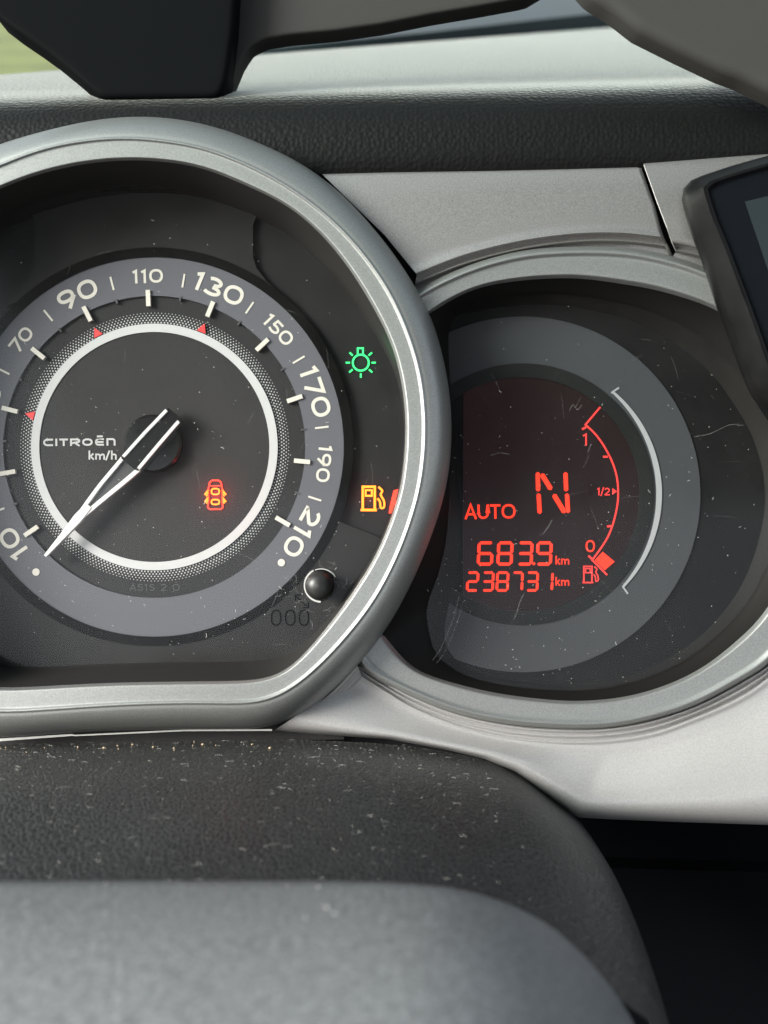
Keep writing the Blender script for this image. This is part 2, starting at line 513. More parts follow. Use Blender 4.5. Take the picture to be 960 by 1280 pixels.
# the padded top of the dashboard
sinT, cosT = math.sin(TILT), math.cos(TILT)
pad = thing('dashboard_pad', 'black grained padded dashboard top above the silver trim', 'dashboard', (0, -20, 430))
NX = 90
prof = [(18, 400), (34, 410), (43, 426), (46, 446), (43, 468), (34, 490), (20, 506), (0, 521), (-30, 537.5), (-70, 556.5), (-120, 579), (-180, 607)]
rows = []
for t, q in enumerate(prof):
    pass
cols = []
for i in range(NX):
    u = -760 + 1560 * i / (NX - 1)
    col = []
    lift = .020 * u + 2
    for w, v in prof:
        col.append(Vector((u, -w, v + lift)))
    far = max(170, 280 + .92 * (u + 640))
    w0, v0 = prof[-1]
    for j in range(1, 25):
        d = far * j / 24
        drop = 26 * (1 - math.exp(-d / 60)) * 0
        col.append(Vector((u, -(w0 - d * cosT), v0 + lift + d * sinT * .965 + drop)))
    # rolled far edge
    L = col[-1]
    col.append(L + Vector((0, 14, 0)))
    col.append(L + Vector((0, 22, -14)))
    col.append(L + Vector((0, 26, -60)))
    cols.append(col)
mb = MB()
mb.rings(cols, False)
build('pad_skin', mb, M['pad'], pad, sharp=60)
mb = MB()
mb.box((60, 8, 35), 1500, 6, 790)
build('carrier', mb, M['backing'], pad)

# ------------------------------------------------------------------ upper trim
def poly_x(pts, n, x0=None, x1=None):
    return resample(catmull(pts, 10), n)
NT = 60
mid_e = [(481, 294), (560, 287), (640, 268), (730, 258), (815, 258)]
top_e = [(404, 219), (480, 217), (640, 214), (798, 210)]
ridA = [(521, 343), (575, 321), (630, 306), (680, 297), (730, 292), (780, 292), (826, 297)]
ridB = [(519, 355), (575, 332), (630, 316.5), (680, 307), (730, 302), (780, 302), (832, 308)]
ridC = [(516, 374), (545, 356), (580, 341), (645, 321.5), (705, 315.5), (780, 315.5), (840, 326)]
cT, cM, cA, cB, cC = (poly_x(p, NT) for p in (top_e, mid_e, ridA, ridB, ridC))
trim = tag(build('trim_panel', loft([cT, cM, cA, cB, cC],
     [(-.02, 20), (-.015, 44), (.0, 48.5), (.05, 50), (.5, 50.5), (1.0, 50.5), (1.6, 50), (1.80, 50.3), (1.87, 51.8), (1.92, 53.4), (1.97, 53.6), (2.02, 51.5), (2.10, 45.5), (2.4, 42.5), (2.65, 43.2), (2.8, 46), (2.92, 47.6), (3.0, 46.5), (3.1, 41),
      (3.2, 38), (3.5, 36), (3.9, 36), (4.1, 36)], False), M['silver_trim'], None, P(620, 260, 40), sharp=50),
     'warm silver upper trim panel between black pad and display bezel', 'trim panel')
top2 = [(805, 206), (860, 202), (930, 197), (1010, 192)]
ridA2 = [(840, 303), (862, 307), (905, 320), (1010, 365)]
ridB2 = [(845, 314), (868, 319), (905, 331), (1010, 378)]
ridC2 = [(838, 325), (868, 334), (905, 349), (1010, 400)]
cs = [poly_x(p, 40) for p in (top2, ridA2, ridB2, ridC2)]
mb = loft(cs, [(-.02, 20), (-.015, 44), (0, 48), (.04, 50), (.5, 50.5), (.82, 50), (.88, 51.5), (.93, 53.4), (.97, 53.4), (1.02, 51), (1.10, 45), (1.4, 42.5), (1.7, 44), (1.9, 47.4), (2.0, 46), (2.1, 41), (2.2, 38), (2.6, 36), (3.1, 36)], False)
# the left flank of the end piece, facing the gap
mb2 = MB()
edge_r = [(798, 210, 48.5), (815, 258, 50.5), (822, 285, 50.3), (826, 297, 53.4), (829, 303, 45), (832, 308, 47), (838, 322, 38)]
mb2.rings([[P(x + dx, y, w - dw) for x, y, w in edge_r] for dx, dw in ((-.5, -.1), (1.5, .4), (3, 2), (3.8, 5))] + [[P(x + 3.8, y, 20) for x, y, w in edge_r]], False)
build('rounded_edge', mb2, M['silver_trim'], trim, sharp=180)
edge_l = [(805, 206, 48.2), (822, 254, 50.5), (835, 288, 50.2), (840, 303, 52.8), (845, 314, 46)]
mb.rings([[P(x - dx, y, w - dw) for x, y, w in edge_l] for dx, dw in ((-.5, -.1), (.5, .6), (.8, 2), (.8, 5))] + [[P(x - .8, y, 20) for x, y, w in edge_l]], False)
tag(build('trim_end_panel', mb, M['silver_trim'], None, P(880, 270, 40), sharp=50),
    'small silver trim end panel right of the diagonal gap, behind the black screen device', 'trim panel')

# ------------------------------------------------------------------ lower trim
dz_rg_low = [(449.5, 827.5), (480, 846), (517, 865), (575, 887), (645, 900.5), (721, 905), (765, 903), (808, 895), (867, 876.5), (925, 845), (960, 824), (1010, 770)]
dz_lo1 = [(447, 843), (480, 864), (517, 886), (575, 909), (645, 924), (727, 928.5), (808, 920), (867, 900), (925, 874), (960, 850), (1030, 790)]
low_e = [(343, 913), (400, 918), (487, 924), (557, 937), (604, 948), (645, 965), (680, 991), (721, 1021.5), (762, 1024), (850, 1027.5), (960, 1031), (1080, 1036)]
NL = 110
c0, c1 = poly_x(dz_rg_low, NL), poly_x(dz_lo1, NL)
c2 = resample(low_e, NL)
low = thing('lower_trim_panel', 'silver lower trim panel, its bright light put into the colour, sweeping under the display bezel', 'trim panel', P(700, 960, 30))
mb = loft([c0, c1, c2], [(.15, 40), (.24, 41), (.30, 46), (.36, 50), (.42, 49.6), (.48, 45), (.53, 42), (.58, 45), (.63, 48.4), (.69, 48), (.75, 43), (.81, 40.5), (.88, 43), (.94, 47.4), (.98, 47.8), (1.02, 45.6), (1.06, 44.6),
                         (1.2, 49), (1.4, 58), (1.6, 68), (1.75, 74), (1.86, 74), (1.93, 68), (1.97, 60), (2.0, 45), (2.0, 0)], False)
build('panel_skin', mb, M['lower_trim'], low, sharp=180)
# stepped moulding beside the speedometer bezel
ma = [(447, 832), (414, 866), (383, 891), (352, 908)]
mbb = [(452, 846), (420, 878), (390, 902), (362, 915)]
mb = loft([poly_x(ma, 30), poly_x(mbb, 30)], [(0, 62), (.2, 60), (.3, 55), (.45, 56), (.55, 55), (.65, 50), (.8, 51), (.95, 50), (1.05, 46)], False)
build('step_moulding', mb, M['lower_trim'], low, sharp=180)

# white strip drawn for the bright gap line, dark ledge under the speedometer bezel
led = thing('gap_line_strip', 'thin white strip drawn for the bright line in dark gap under speedometer bezel', 'gap_line', P(150, 918, 40))
mb = MB()
mb.rings([[P(x, y, w) for x, y in ((-60, 927), (90, 917.5), (94, 918.5), (230, 912), (340, 911.5))] for w in (66,)] +
         [[P(x, y, 64) for x, y in ((-60, 931), (90, 919.8), (94, 920.2), (230, 914), (340, 913.5))]], False)
build('white_line_strip', mb, M['white_gap_line'], led)
mb = MB()
mb.rings([[P(x, y, 38) for x, y in ((-60, 900), (340, 900), (430, 905))], [P(x, y, 38) for x, y in ((-60, 938), (340, 926), (430, 924))],
          [P(x, y, 10) for x, y in ((-60, 950), (340, 940), (430, 940))]], False)
build('ledge', mb, M['gap'], led)

# lower dashboard in shadow
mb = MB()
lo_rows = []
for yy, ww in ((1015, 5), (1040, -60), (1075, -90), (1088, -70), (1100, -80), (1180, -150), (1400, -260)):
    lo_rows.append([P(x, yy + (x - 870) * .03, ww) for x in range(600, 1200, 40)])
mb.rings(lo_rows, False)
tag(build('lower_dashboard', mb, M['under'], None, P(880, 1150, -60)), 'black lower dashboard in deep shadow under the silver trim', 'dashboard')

# ================================================================== speedometer
spd = thing('speedometer', 'large round speedometer with white needle resting near zero', 'speedometer', (-286, 0, 81))
C = (194, 559)
build('bezel', loft([A_in, A_rg, A_out], [(-.10, 92), (-.02, 95.5), (.03, 99.8), (.06, 100.5), (.08, 100.65), (.12, 100.7), (.5, 100.75), (.80, 100.8), (.86, 100.9), (.91, 101.7), (.955, 103.0), (1.0, 103.5), (1.035, 102.9), (1.06, 101.7), (1.09, 101.3), (1.14, 101.4),
      (1.25, 100.6), (1.45, 97.5), (1.65, 92), (1.85, 82.5), (1.95, 76), (2.0, 68), (2.0, 30)], True), M['silver'], spd, sharp=180)
A_in0 = [(SC[0] + (x - SC[0]) * .995, SC[1] + (y - SC[1]) * .995) for x, y in A_in]
build('recess_wall', loft([A_in0, A_bot], [(0.0, 92), (.05, 88), (.5, 45), (.93, 6), (1.0, 0)], True), M['wall'], spd)

face = MB()
ids = face.ring([P(x, y, 0) for x, y in [(SC[0] + (a - SC[0]) * 1.03, SC[1] + (b - SC[1]) * 1.03) for a, b in A_bot]])
face.f.append(tuple(ids))
face = build('dial_face', face, M['face'], spd, smooth=False)

# raised surround of the dial: the arch on top and the field below, leaving the two lamp windows sunk
def sector(r0, outline, a0, a1, n=60):
    """region between a circle round C and an outline curve, from a0 to a1 degrees"""
    inn, out = [], []
    tab = sorted((math.degrees(math.atan2(C[1] - y, x - C[0])) % 360, math.hypot(x - C[0], y - C[1])) for x, y in outline)
    tab = [(tab[-1][0] - 360, tab[-1][1])] + tab + [(tab[0][0] + 360, tab[0][1])]
    def rad(a):
        a %= 360
        for (p, r), (q, s) in zip(tab, tab[1:]):
            if p <= a <= q:
                return r + (s - r) * (a - p) / max(1e-9, q - p)
    for i in range(n + 1):
        a = a0 + (a1 - a0) * i / n
        c, s = math.cos(math.radians(a)), math.sin(math.radians(a))
        inn.append((C[0] + r0 * c, C[1] - r0 * s))
        r = rad(a) + 3
        out.append((C[0] + r * c, C[1] - r * s))
    return inn, out
def raised(inn, out, w, nm):
    mb = MB()
    o = inn + out[::-1]
    mb.rings([[P(x, y, 0) for x, y in o], [P(x, y, w - 1.2) for x, y in o]], True)
    c = (sum(p[0] for p in o) / len(o), sum(p[1] for p in o) / len(o))
    n = len(inn)
    a = mb.ring([P(x, y, w) for x, y in inn]); b = mb.ring([P(x, y, w) for x, y in out])
    mb.strip(a, b, False)
    return build(nm, mb, M['face_raised'], spd, sharp=30)
inn, out = sector(247, A_bot, 66.3, 118)
raised(inn, out, 7, 'dial_surround')
# squared ends of the arch beside the two windows
inn, out = sector(247, A_bot, 203, 338, 90)
raised(inn, out, 7, 'dial_surround')
for pts in ([(317, 276), (317, 322), (321, 336), (334, 353), (352, 368), (350, 372), (318, 354), (284, 329), (296, 266)],
            [(46, 270), (45, 330), (38, 352), (20, 372), (10, 384), (40, 372), (62, 354), (92, 336), (76, 262)]):
    mb = MB(); mb.prism(pts, 0, 6.96); build('surround_corner', mb, M['face_raised'], spd, smooth=False)

mb = MB(); annulus(mb, C, 236, 248, 0, 7.6); build('dial_border', mb, M['border'], spd)
mb = MB(); annulus(mb, C, 188, 236.5, 0, 6); build('outer_band', mb, M['band'], spd)
mb = MB(); annulus(mb, C, 150, 188.2, 0, 2.5); build('inner_band', mb, M['inner_band'], spd)
mb = MB(); annulus(mb, C, 0, 144, 0, 4.0); build('centre_disc', mb, M['centre'], spd)
mb = MB(); annulus(mb, C, 143.3, 153.6, 0, 5.2); build('white_ring', mb, M['white_ring'], spd)
# screen of dots round the white ring
mb = MB()
for k, r in enumerate((155.5, 158.4, 161.3, 164.2, 167.1)):
    nd = 240
    for i in range(nd):
        a = 2 * math.pi * (i + .5 * (k % 2)) / nd
        rd = (1.15, 1.1, 1.0, .85, .65)[k]
        cx, cy = C[0] + r * math.cos(a), C[1] - r * math.sin(a)
        mb.face([Vector((cx - 480 + rd * math.cos(j * math.pi / 3), -2.9, 640 - cy + rd * math.sin(j * math.pi / 3))) for j in range(6)])
tag(build('dot_pattern', mb, M['dots'], spd, smooth=False), 'fine white dot screen round the inner ring', kind='stuff')

ang = lambda v: 92.2 - (v - 110) * 1.2225
def polar(r, a):
    return (C[0] + r * math.cos(math.radians(a)), C[1] - r * math.sin(math.radians(a)))
def bar(r0, r1, wd, a, w0, w1, m, nm, taper=1.0):
    mb = MB()
    ca, sa = math.cos(math.radians(a)), -math.sin(math.radians(a))
    nx, ny = -sa, ca
    p = [(C[0] + r * ca + s * wd / 2 * nx * q, C[1] + r * sa + s * wd / 2 * ny * q) for r, s, q in ((r0, -1, 1), (r1, -1, taper), (r1, 1, taper), (r0, 1, 1))]
    mb.prism(p, w0, w1)
    return build(nm, mb, M[m], spd, smooth=False)
for v in range(10, 211, 20):
    a = ang(v)
    big = v in (10, 30, 50, 90, 130, 170, 210)
    bar(175, 195, 5.4, a, 2, 8.5, 'print', 'speed_tick')
    mb = MB()
    h, st = (23.5, 4.3) if big else (17, 3.0)
    text_mesh(mb, str(v), h, st, polar(212.5, a), a - 90, w=6.5, wide=1.04 if big else .98, gap=.14)
    o = build('speed_number', mb, M['print'], spd, smooth=False)
    o['label'] = 'ivory number %d on the dial' % v
    if v < 210:
        bar(201.5, 218.5, 2.3, ang(v + 10), 5.5, 6.6, 'print', 'thin_tick')
        bar(184, 190, 2.2, ang(v + 10), 2, 7, 'print_dim', 'faint_tick')
for v in (0, 220):
    mb = MB()
    c = polar(214, ang(v))
    mb.prism([(c[0] + 4.6 * math.cos(t * math.pi / 8), c[1] + 4.6 * math.sin(t * math.pi / 8)) for t in range(16)], 5.5, 6.8)
    build('end_dot', mb, M['print'], spd, smooth=False)
for v in (50, 90, 130):
    a = ang(v)
    mb = MB()
    mb.prism([polar(154.8, a + 2.1), polar(166, a), polar(154.8, a - 2.1)], 2, 6)
    build('red_marker', mb, M['red_print'], spd, smooth=False)

mb = MB(); text_mesh(mb, 'CITROEn', 9.2, 2.3, (100.5, 553), .5, w=4.6, gap=.17, width=91); build('maker_lettering', mb, M['print_logo'], spd, smooth=False)
mb = MB(); text_mesh(mb, 'km/h', 10.5, 2.0, (129.5, 569.5), 0, w=4.6, gap=.14, width=35); build('unit_lettering', mb, M['print_logo'], spd, smooth=False)
mb = MB(); text_mesh(mb, 'A51S 2 0', 8.5, 1.0, (194, 734), 0, w=3.0, gap=.2, width=62); build('faint_code', mb, M['print_dim'], spd, smooth=False)

# needle
def tube_bar(mb, pts, wd, w, ht):
    """flat-topped chamfered bar along points (x, y, dw) over the dial plane"""
    n = len(pts)
    rows = []
    for i in range(n):
        a = Vector(pts[max(0, i - 1)][:2]); b = Vector(pts[min(n - 1, i + 1)][:2])
        d = (b - a).normalized()
        nn = Vector((-d.y, d.x))
        k = wd[i] / 2 if isinstance(wd, (list, tuple)) else wd / 2
        p = Vector(pts[i][:2])
        row = []
        for s, hh in ((-1, 0), (-1, .8), (-.8, 1), (.8, 1), (1, .8), (1, 0)):
            q = p + nn * k * s
            row.append(Vector((q.x - 480, -(w + hh * ht), 640 - q.y)))
        rows.append(row)
    ids = mb.rings(rows, False)
    mb.f.append(tuple(ids[0])); mb.f.append(tuple(ids[-1]))
H = (193.5, 553)                      # pivot
def nd(x, y):                          # seen 22 above the dial
    k = (D - 22) / D
    return (480 + (x - 480) * k, 640 + (y - 640) * k)
ndl = bpy.data.objects.new('needle', None); COL.objects.link(ndl); ndl.parent = spd
ndl['base_u'] = spd['base_u']
mb = MB()
hc = nd(189, 554)
for w0, w1, r0, r1 in ((4, 14, 36, 36), (14, 17, 36, 33), (17, 18, 33, 0)):
    ra = [Vector((hc[0] - 480 + r0 * math.cos(i * math.pi / 24), -w0, 640 - hc[1] + r0 * math.sin(i * math.pi / 24))) for i in range(48)]
    rb = [Vector((hc[0] - 480 + max(.01, r1) * math.cos(i * math.pi / 24), -w1, 640 - hc[1] + max(.01, r1) * math.sin(i * math.pi / 24))) for i in range(48)]
    mb.rings([ra, rb], True)
build('hub', mb, M['needle_dark'], ndl, sharp=30)
mb = MB()
q = [nd(*p) for p in ((211, 510), (227, 524), (228, 530), (178, 590), (170, 588), (152, 573), (152, 569), (206, 512))]
mb.prism(q, 17, 24)
build('hub_bar', mb, M['needle_dark'], ndl, smooth=False)
mb = MB()
A1 = [nd(*p) for p in ((209, 513), (182, 541), (155, 571))] 
A2 = [nd(*p) for p in ((224, 527), (199, 556), (174, 586))]
tube_bar(mb, A1, 4.4, 22, 4); tube_bar(mb, A2, 4.6, 22, 4)
build('white_rail', mb, M['needle'], ndl, sharp=20)
mb = MB()
tube_bar(mb, catmull([nd(*p) for p in ((155, 571), (140, 589), (125, 607), (111, 626), (97, 646))], 5), 5.2, 19, 5)
tube_bar(mb, catmull([nd(*p) for p in ((175, 586), (158, 600.5), (141, 614.5), (121, 631), (101, 648))], 5), 6.0, 19, 5)
tube_bar(mb, catmull([nd(*p) for p in ((112, 632), (98, 648), (80, 669), (57, 695))], 5), [9 + 3.5 * min(1, i / 5) - 8.5 * max(0, (i - 5) / 10) for i in range(16)], 18.8, 6)
build('pointer', mb, M['needle'], ndl, sharp=20)
mb = MB()
mb.prism([nd(*p) for p in ((157, 573), (173, 586), (159, 599), (143, 612), (112, 636), (126, 611), (141, 592))], 18, 20.5)
build('pointer_web', mb, M['web'], ndl, smooth=False)

# warning lamps ------------------------------------------------------
def point_lamp(name, x, y, w, col, e):
    ld = bpy.data.lights.new(name, 'POINT'); ld.energy = e; ld.color = col; ld.shadow_soft_size = .0006
    o = bpy.data.objects.new(name, ld); COL.objects.link(o)
    o.matrix_world = R3 @ Matrix.Translation(Vector((x - 480, -w, 640 - y)) * S)
lw = 1.4
mb = MB(); pl = flat(lw)
ribbon(mb, [(451 + 10 * math.cos(i * math.pi / 16), 453.5 + 10 * math.sin(i * math.pi / 16)) for i in range(32)], 2.4, pl, True)
ribbon(mb, [(447.2, 444.5), (447.2, 435.5), (453.8, 435.5), (453.8, 444.5)], 2.2, pl)
for a in (0, 40, 90, 140, 180, 222, 318):
    c, s = math.cos(math.radians(a)), math.sin(math.radians(a))
    ribbon(mb, [(451 + 13.4 * c, 453.5 + 13.4 * s), (451 + 18.8 * c, 453.5 + 18.8 * s)], 2.2, pl)
build('headlamp_symbol', mb, M['lamp_green'], spd, smooth=False)
point_lamp('green_glow', 451, 453.5, 10, (.05, 1, .25), .00010)

door = bpy.data.objects.new('door_open_symbol', None); COL.objects.link(door); door.parent = spd; door['base_u'] = spd['base_u']
dw_ = 5.0; pl = flat(dw_)
mb = MB()
ribbon(mb, [(263, 603), (266.5, 600.5), (273.5, 600.5), (277, 603), (279, 613), (278.5, 626), (279.5, 634), (277, 636.5), (263, 636.5), (260.5, 634), (261.5, 626), (261, 613)], 1.9, pl, True)
ribbon(mb, [(262.5, 607.5), (277.5, 607.5)], 1.6, pl)
build('car_outline', mb, M['lamp_red'], door, smooth=False)
mb = MB()
ribbon(mb, ell(270, 614.5, 4.8, 3.6, 20, 3), 1.9, pl, True)
ribbon(mb, ell(270, 627.5, 4.8, 3.0, 20, 3), 1.9, pl, True)
for s in (-1, 1):
    for yy in (612.5, 621.5):
        ribbon(mb, [(270 + s * 8.5, yy), (270 + s * 13.2, yy + 6.2)], 2.3, pl)
        ribbon(mb, [(270 + s * 8.5, yy + 3), (270 + s * 11.2, yy + 8)], 1.6, pl)
build('open_doors', mb, M['lamp_orange'], door, smooth=False)
point_lamp('red_glow', 270, 619, 15, (1, .02, .03), .0022)

fuel = bpy.data.objects.new('low_fuel_symbol', None); COL.objects.link(fuel); fuel.parent = spd; fuel['base_u'] = spd['base_u']
pl = flat(lw)
def pump(mb, x, y, w, h, st, pl):
    """fuel pump outline in a box w by h whose top left corner is x, y"""
    bx = w * .60
    ribbon(mb, [(x + st / 2, y + h), (x + st / 2, y + st / 2), (x + bx - st / 2, y + st / 2), (x + bx - st / 2, y + h)], st, pl)
    ribbon(mb, [(x - st * .4, y + h - st / 2), (x + bx + st * .4, y + h - st / 2)], st, pl)
    ribbon(mb, [(x + st * 1.7, y + st * 1.9), (x + bx - st * 1.7, y + st * 1.9), (x + bx - st * 1.7, y + h * .40), (x + st * 1.7, y + h * .40)], st * .75, pl, True)
    ribbon(mb, catmull([(x + w * .70, y + h * .05), (x + w * .86, y + h * .20), (x + w * .80, y + h * .36), (x + w * .93, y + h * .60), (x + w * .93, y + h * .84),
                        (x + w * .80, y + h * .86), (x + w * .76, y + h * .62), (x + w * .66, y + h * .50)], 5), st * .85, pl)
mb = MB(); pump(mb, 452, 607, 30, 32, 3.0, pl)
build('pump_outline', mb, M['lamp_orange'], fuel, smooth=False)
point_lamp('orange_glow', 462, 622, 11, (1, .10, .02), .0010)
mb = MB(); mb.prism([(492, 613), (499, 611), (494, 640), (486, 642), (487, 634)], .6, 1.6)
build('red_lamp', mb, M['lamp_red'], spd, smooth=False)
point_lamp('red_bar_glow', 489, 627, 9, (1, .03, .02), .00035)

# reset button -------------------------------------------------------
bt = nd(404, 728)
mb = MB(); annulus(mb, (402, 731), 19.6, 21.6, 7, 9.0, 118, 268, 40); annulus(mb, (402, 731), 19.8, 20.8, 7, 8.6, 30, 112, 24)
build('button_hole_rim', mb, M['rim'], spd)
mb = MB()
annulus(mb, (402, 731), 0, 19.5, 7, 7.6, n=40)
build('button_hole', mb, M['border'], spd)
mb = MB(); rws = []
for w, r in ((4, 15), (30, 15.5), (36, 17.5), (43, 17.6), (49, 15.2), (53, 11), (55.3, 6), (56, .01)):
    rws.append([Vector((402 - 480 + r * math.cos(i * math.pi / 20), -w, 640 - 729 + r * math.sin(i * math.pi / 20))) for i in range(40)])
mb.rings(rws, True)
build('reset_button', mb, M['button'], spd, sharp=60)
mb = MB(); pl = flat(7.5)
for x in (346, 363.5, 380.5):
    ribbon(mb, ell(x, 771.5, 5.8, 9.3, 28, 2.4), 1.8, pl, True)
ribbon(mb, [(370, 744), (384, 757)], 1.6, pl); ribbon(mb, [(370, 750), (370, 743), (377, 743)], 1.6, pl); ribbon(mb, [(386, 752), (386, 759), (379, 759)], 1.4, pl)
build('reset_engraving', mb, M['engrave'], spd, smooth=False)

# lens with dust and scratches ----------------------------------------
def lens(outline, w0, bulge, parent):
    mb = MB()
    c = (sum(p[0] for p in outline) / len(outline), sum(p[1] for p in outline) / len(outline))
    rws = []
    for f in (1.0, .9, .75, .55, .3, .1, .01):
        rws.append([P(c[0] + (x - c[0]) * f, c[1] + (y - c[1]) * f, w0 + bulge * (1 - f * f)) for x, y in outline])
    mb.rings(rws, True)
    return build('lens', mb, M['lens'], parent, sharp=80)
mid = [(a[0] + (b[0] - a[0]) * .66, a[1] + (b[1] - a[1]) * .66) for a, b in zip(A_in0, A_bot)]
lens(mid, 30, 6, spd)
def specks(n, inside, w, parent, seed, rmin=.22, rmax=.85, fib=0.10):
    rnd = random.Random(seed)
    mb = MB()
    k = 0
    while k < n:
        x, y = inside(rnd)
        if x is None:
            continue
        k += 1
        wv = w(x, y)
        r = rmin + (rmax - rmin) * rnd.random() ** 3
        if rnd.random() < fib:
            a = rnd.random() * 6.28; L = 1.5 + 4.5 * rnd.random() ** 3; bend = rnd.uniform(-.8, .8)
            pts = [(x + L * t * math.cos(a + bend * t), y + L * t * math.sin(a + bend * t)) for t in (0, .33, .66, 1)]
            ribbon(mb, pts, .35 + .25 * rnd.random(), lambda px, py: P(px, py, wv))
        else:
            a0 = rnd.random() * 6.28
            p = [P(x + r * math.cos(a0 + j * 1.2566), y + r * math.sin(a0 + j * 1.2566) * rnd.uniform(.6, 1), wv) for j in range(5)]
            t = P(x, y, wv + r * .7)
            i = mb.ring(p + [t])
            for j in range(5):
                mb.f.append((i[j], i[(j + 1) % 5], i[5]))
    return mb
def in_ring(c, rx, ry):
    def f(rnd):
        a, r = rnd.random() * 6.283, math.sqrt(rnd.random())
        x, y = c[0] + rx * r * math.cos(a), c[1] + ry * r * math.sin(a)
        if not (0 < x < 960):
            return None, None
        if rnd.random() > .25 + .75 * max(0, (y - 380) / 460):
            return None, None
        return x, y
    return f
tag(build('dust', specks(420, in_ring((190, 545), 305, 285), lambda x, y: 37, spd, 3), M['dust'], spd, smooth=False), 'pale dust specks and fibres on the lens', kind='stuff')
mb = MB()
rnd = random.Random(5)
for k in range(30):
    x, y = rnd.uniform(5, 470), rnd.uniform(290, 830)
    a = rnd.choice((rnd.uniform(-.5, .5), rnd.uniform(1.2, 2.0))); L = rnd.uniform(8, 34)
    pts = [(x + L * t * math.cos(a + .12 * t), y + L * t * math.sin(a + .12 * t)) for t in (0, .3, .6, 1)]
    ribbon(mb, pts, rnd.uniform(.3, .6), lambda px, py: P(px, py, 36.6))
for k in range(30):
    a = rnd.uniform(0, 6.28); r = rnd.uniform(24, 50)
    x, y = 400 + r * math.cos(a), 738 + r * .8 * math.sin(a)
    b = rnd.uniform(0, 6.28); L = rnd.uniform(4, 16)
    ribbon(mb, [(x, y), (x + L * .5 * math.cos(b), y + L * .5 * math.sin(b)), (x + L * math.cos(b + .4), y + L * math.sin(b + .4))], rnd.uniform(.5, 1.1), lambda px, py: P(px, py, 36.8))
tag(build('scratches', mb, M['scratch'], spd, smooth=False), 'fine scratches in the lens', kind='stuff')

# ================================================================== display gauge
dsp = thing('display_gauge', 'round trip display gauge with glowing red digits and fuel arc', 'display', (173, 0, 22))
DC = (728, 615)
d_in = [(718, 344.5), (650, 348), (590, 360), (537, 389), (534, 430), (538, 490), (542, 600), (528, 690), (498, 760), (470, 809), (505, 830), (540, 848), (604, 866), (662, 875), (727, 879),
        (797, 870.5), (867, 844.5), (925, 803), (962, 763), (1000, 690), (1012, 610), (1000, 520), (965, 450), (930, 410), (897, 384), (830, 361), (780, 351.5)]
d_rg = [(705, 315.5), (645, 321.5), (580, 341.5), (518, 373), (480, 410), (455, 470), (440, 600), (436, 720), (449, 827.5), (482, 847), (517, 864.5), (575, 887), (645, 900.5), (721, 905),
        (765, 903), (808, 895), (867, 876.5), (925, 845), (965, 818), (1030, 720), (1045, 610), (1032, 505), (985, 415), (940, 375), (880, 341), (830, 325), (780, 316)]
d_strip = [p for p in d_in if p[0] > 520 or p[1] > 820]
d_strip = [p for p in d_strip if p not in ((534, 430), (538, 490), (542, 600), (528, 690))]
i = d_strip.index((537, 389)); d_strip[i + 1:i + 1] = [(505, 416), (480, 455), (460, 520), (450, 600), (448, 690), (454, 760)]
B_in, B_rg = by_angle(d_strip, DC, N, 10), by_angle(d_rg, DC, N, 10)
B_well = by_angle(d_in, DC, N, 3)
OPEN = list(range(int(207 / 360 * N), N)) + list(range(0, int(139 / 360 * N)))
B_out = [(DC[0] + (x - DC[0]) * 1.022, DC[1] + (y - DC[1]) * 1.022) for x, y in B_rg]
build('bezel', loft([[q[i] for i in OPEN] for q in (B_in, B_rg, B_out)], [(-.12, 50), (-.03, 55), (.03, 58.4), (.06, 59.0), (.10, 59.2), (.5, 59.5), (.74, 59.7), (.80, 60.0), (.87, 61.4), (.93, 63.4), (1.0, 64.2), (1.15, 63.4), (1.4, 60.5), (1.7, 54), (2, 44), (2, 30)], False), M['silver'], dsp, sharp=180)
d_bot = [(710, 383), (645, 382), (580, 392), (563, 400), (562, 440), (567, 520), (574, 610), (574, 680), (568, 740), (556, 795), (580, 832), (640, 850), (727, 855), (800, 840), (870, 800),
         (925, 735), (952, 660), (955, 600), (940, 545), (914, 500), (890, 468), (855, 438), (825, 418), (780, 398)]
B_bot = by_angle(d_bot, DC, N, 3)
B_in0 = [(DC[0] + (x - DC[0]) * .996, DC[1] + (y - DC[1]) * .996) for x, y in B_well]
build('recess_wall', loft([B_in0, B_bot], [(0, 52), (.06, 48), (.5, 22), (.95, 3), (1.0, 0)], True), M['wall_dark'], dsp)
mb = MB()
ids = mb.ring([P(DC[0] + (x - DC[0]) * 1.03, DC[1] + (y - DC[1]) * 1.03, 0) for x, y in B_bot]); mb.f.append(tuple(ids))
build('display_face', mb, M['face_dark'], dsp, smooth=False)
E = (653, 618)
mb = MB(); annulus(mb, E, 163, 222, 0, 2.0, clip=545); build('outer_band', mb, M['display_band'], dsp)
mb = MB(); annulus(mb, E, 146, 163.5, 0, 3.2, clip=545); build('inner_ring', mb, M['lcd_rim'], dsp)
lcd = MB(); annulus(lcd, E, 0, 146.5, 0, 1.0, clip=579); lcd = build('lcd_screen', lcd, M['lcd'], dsp)
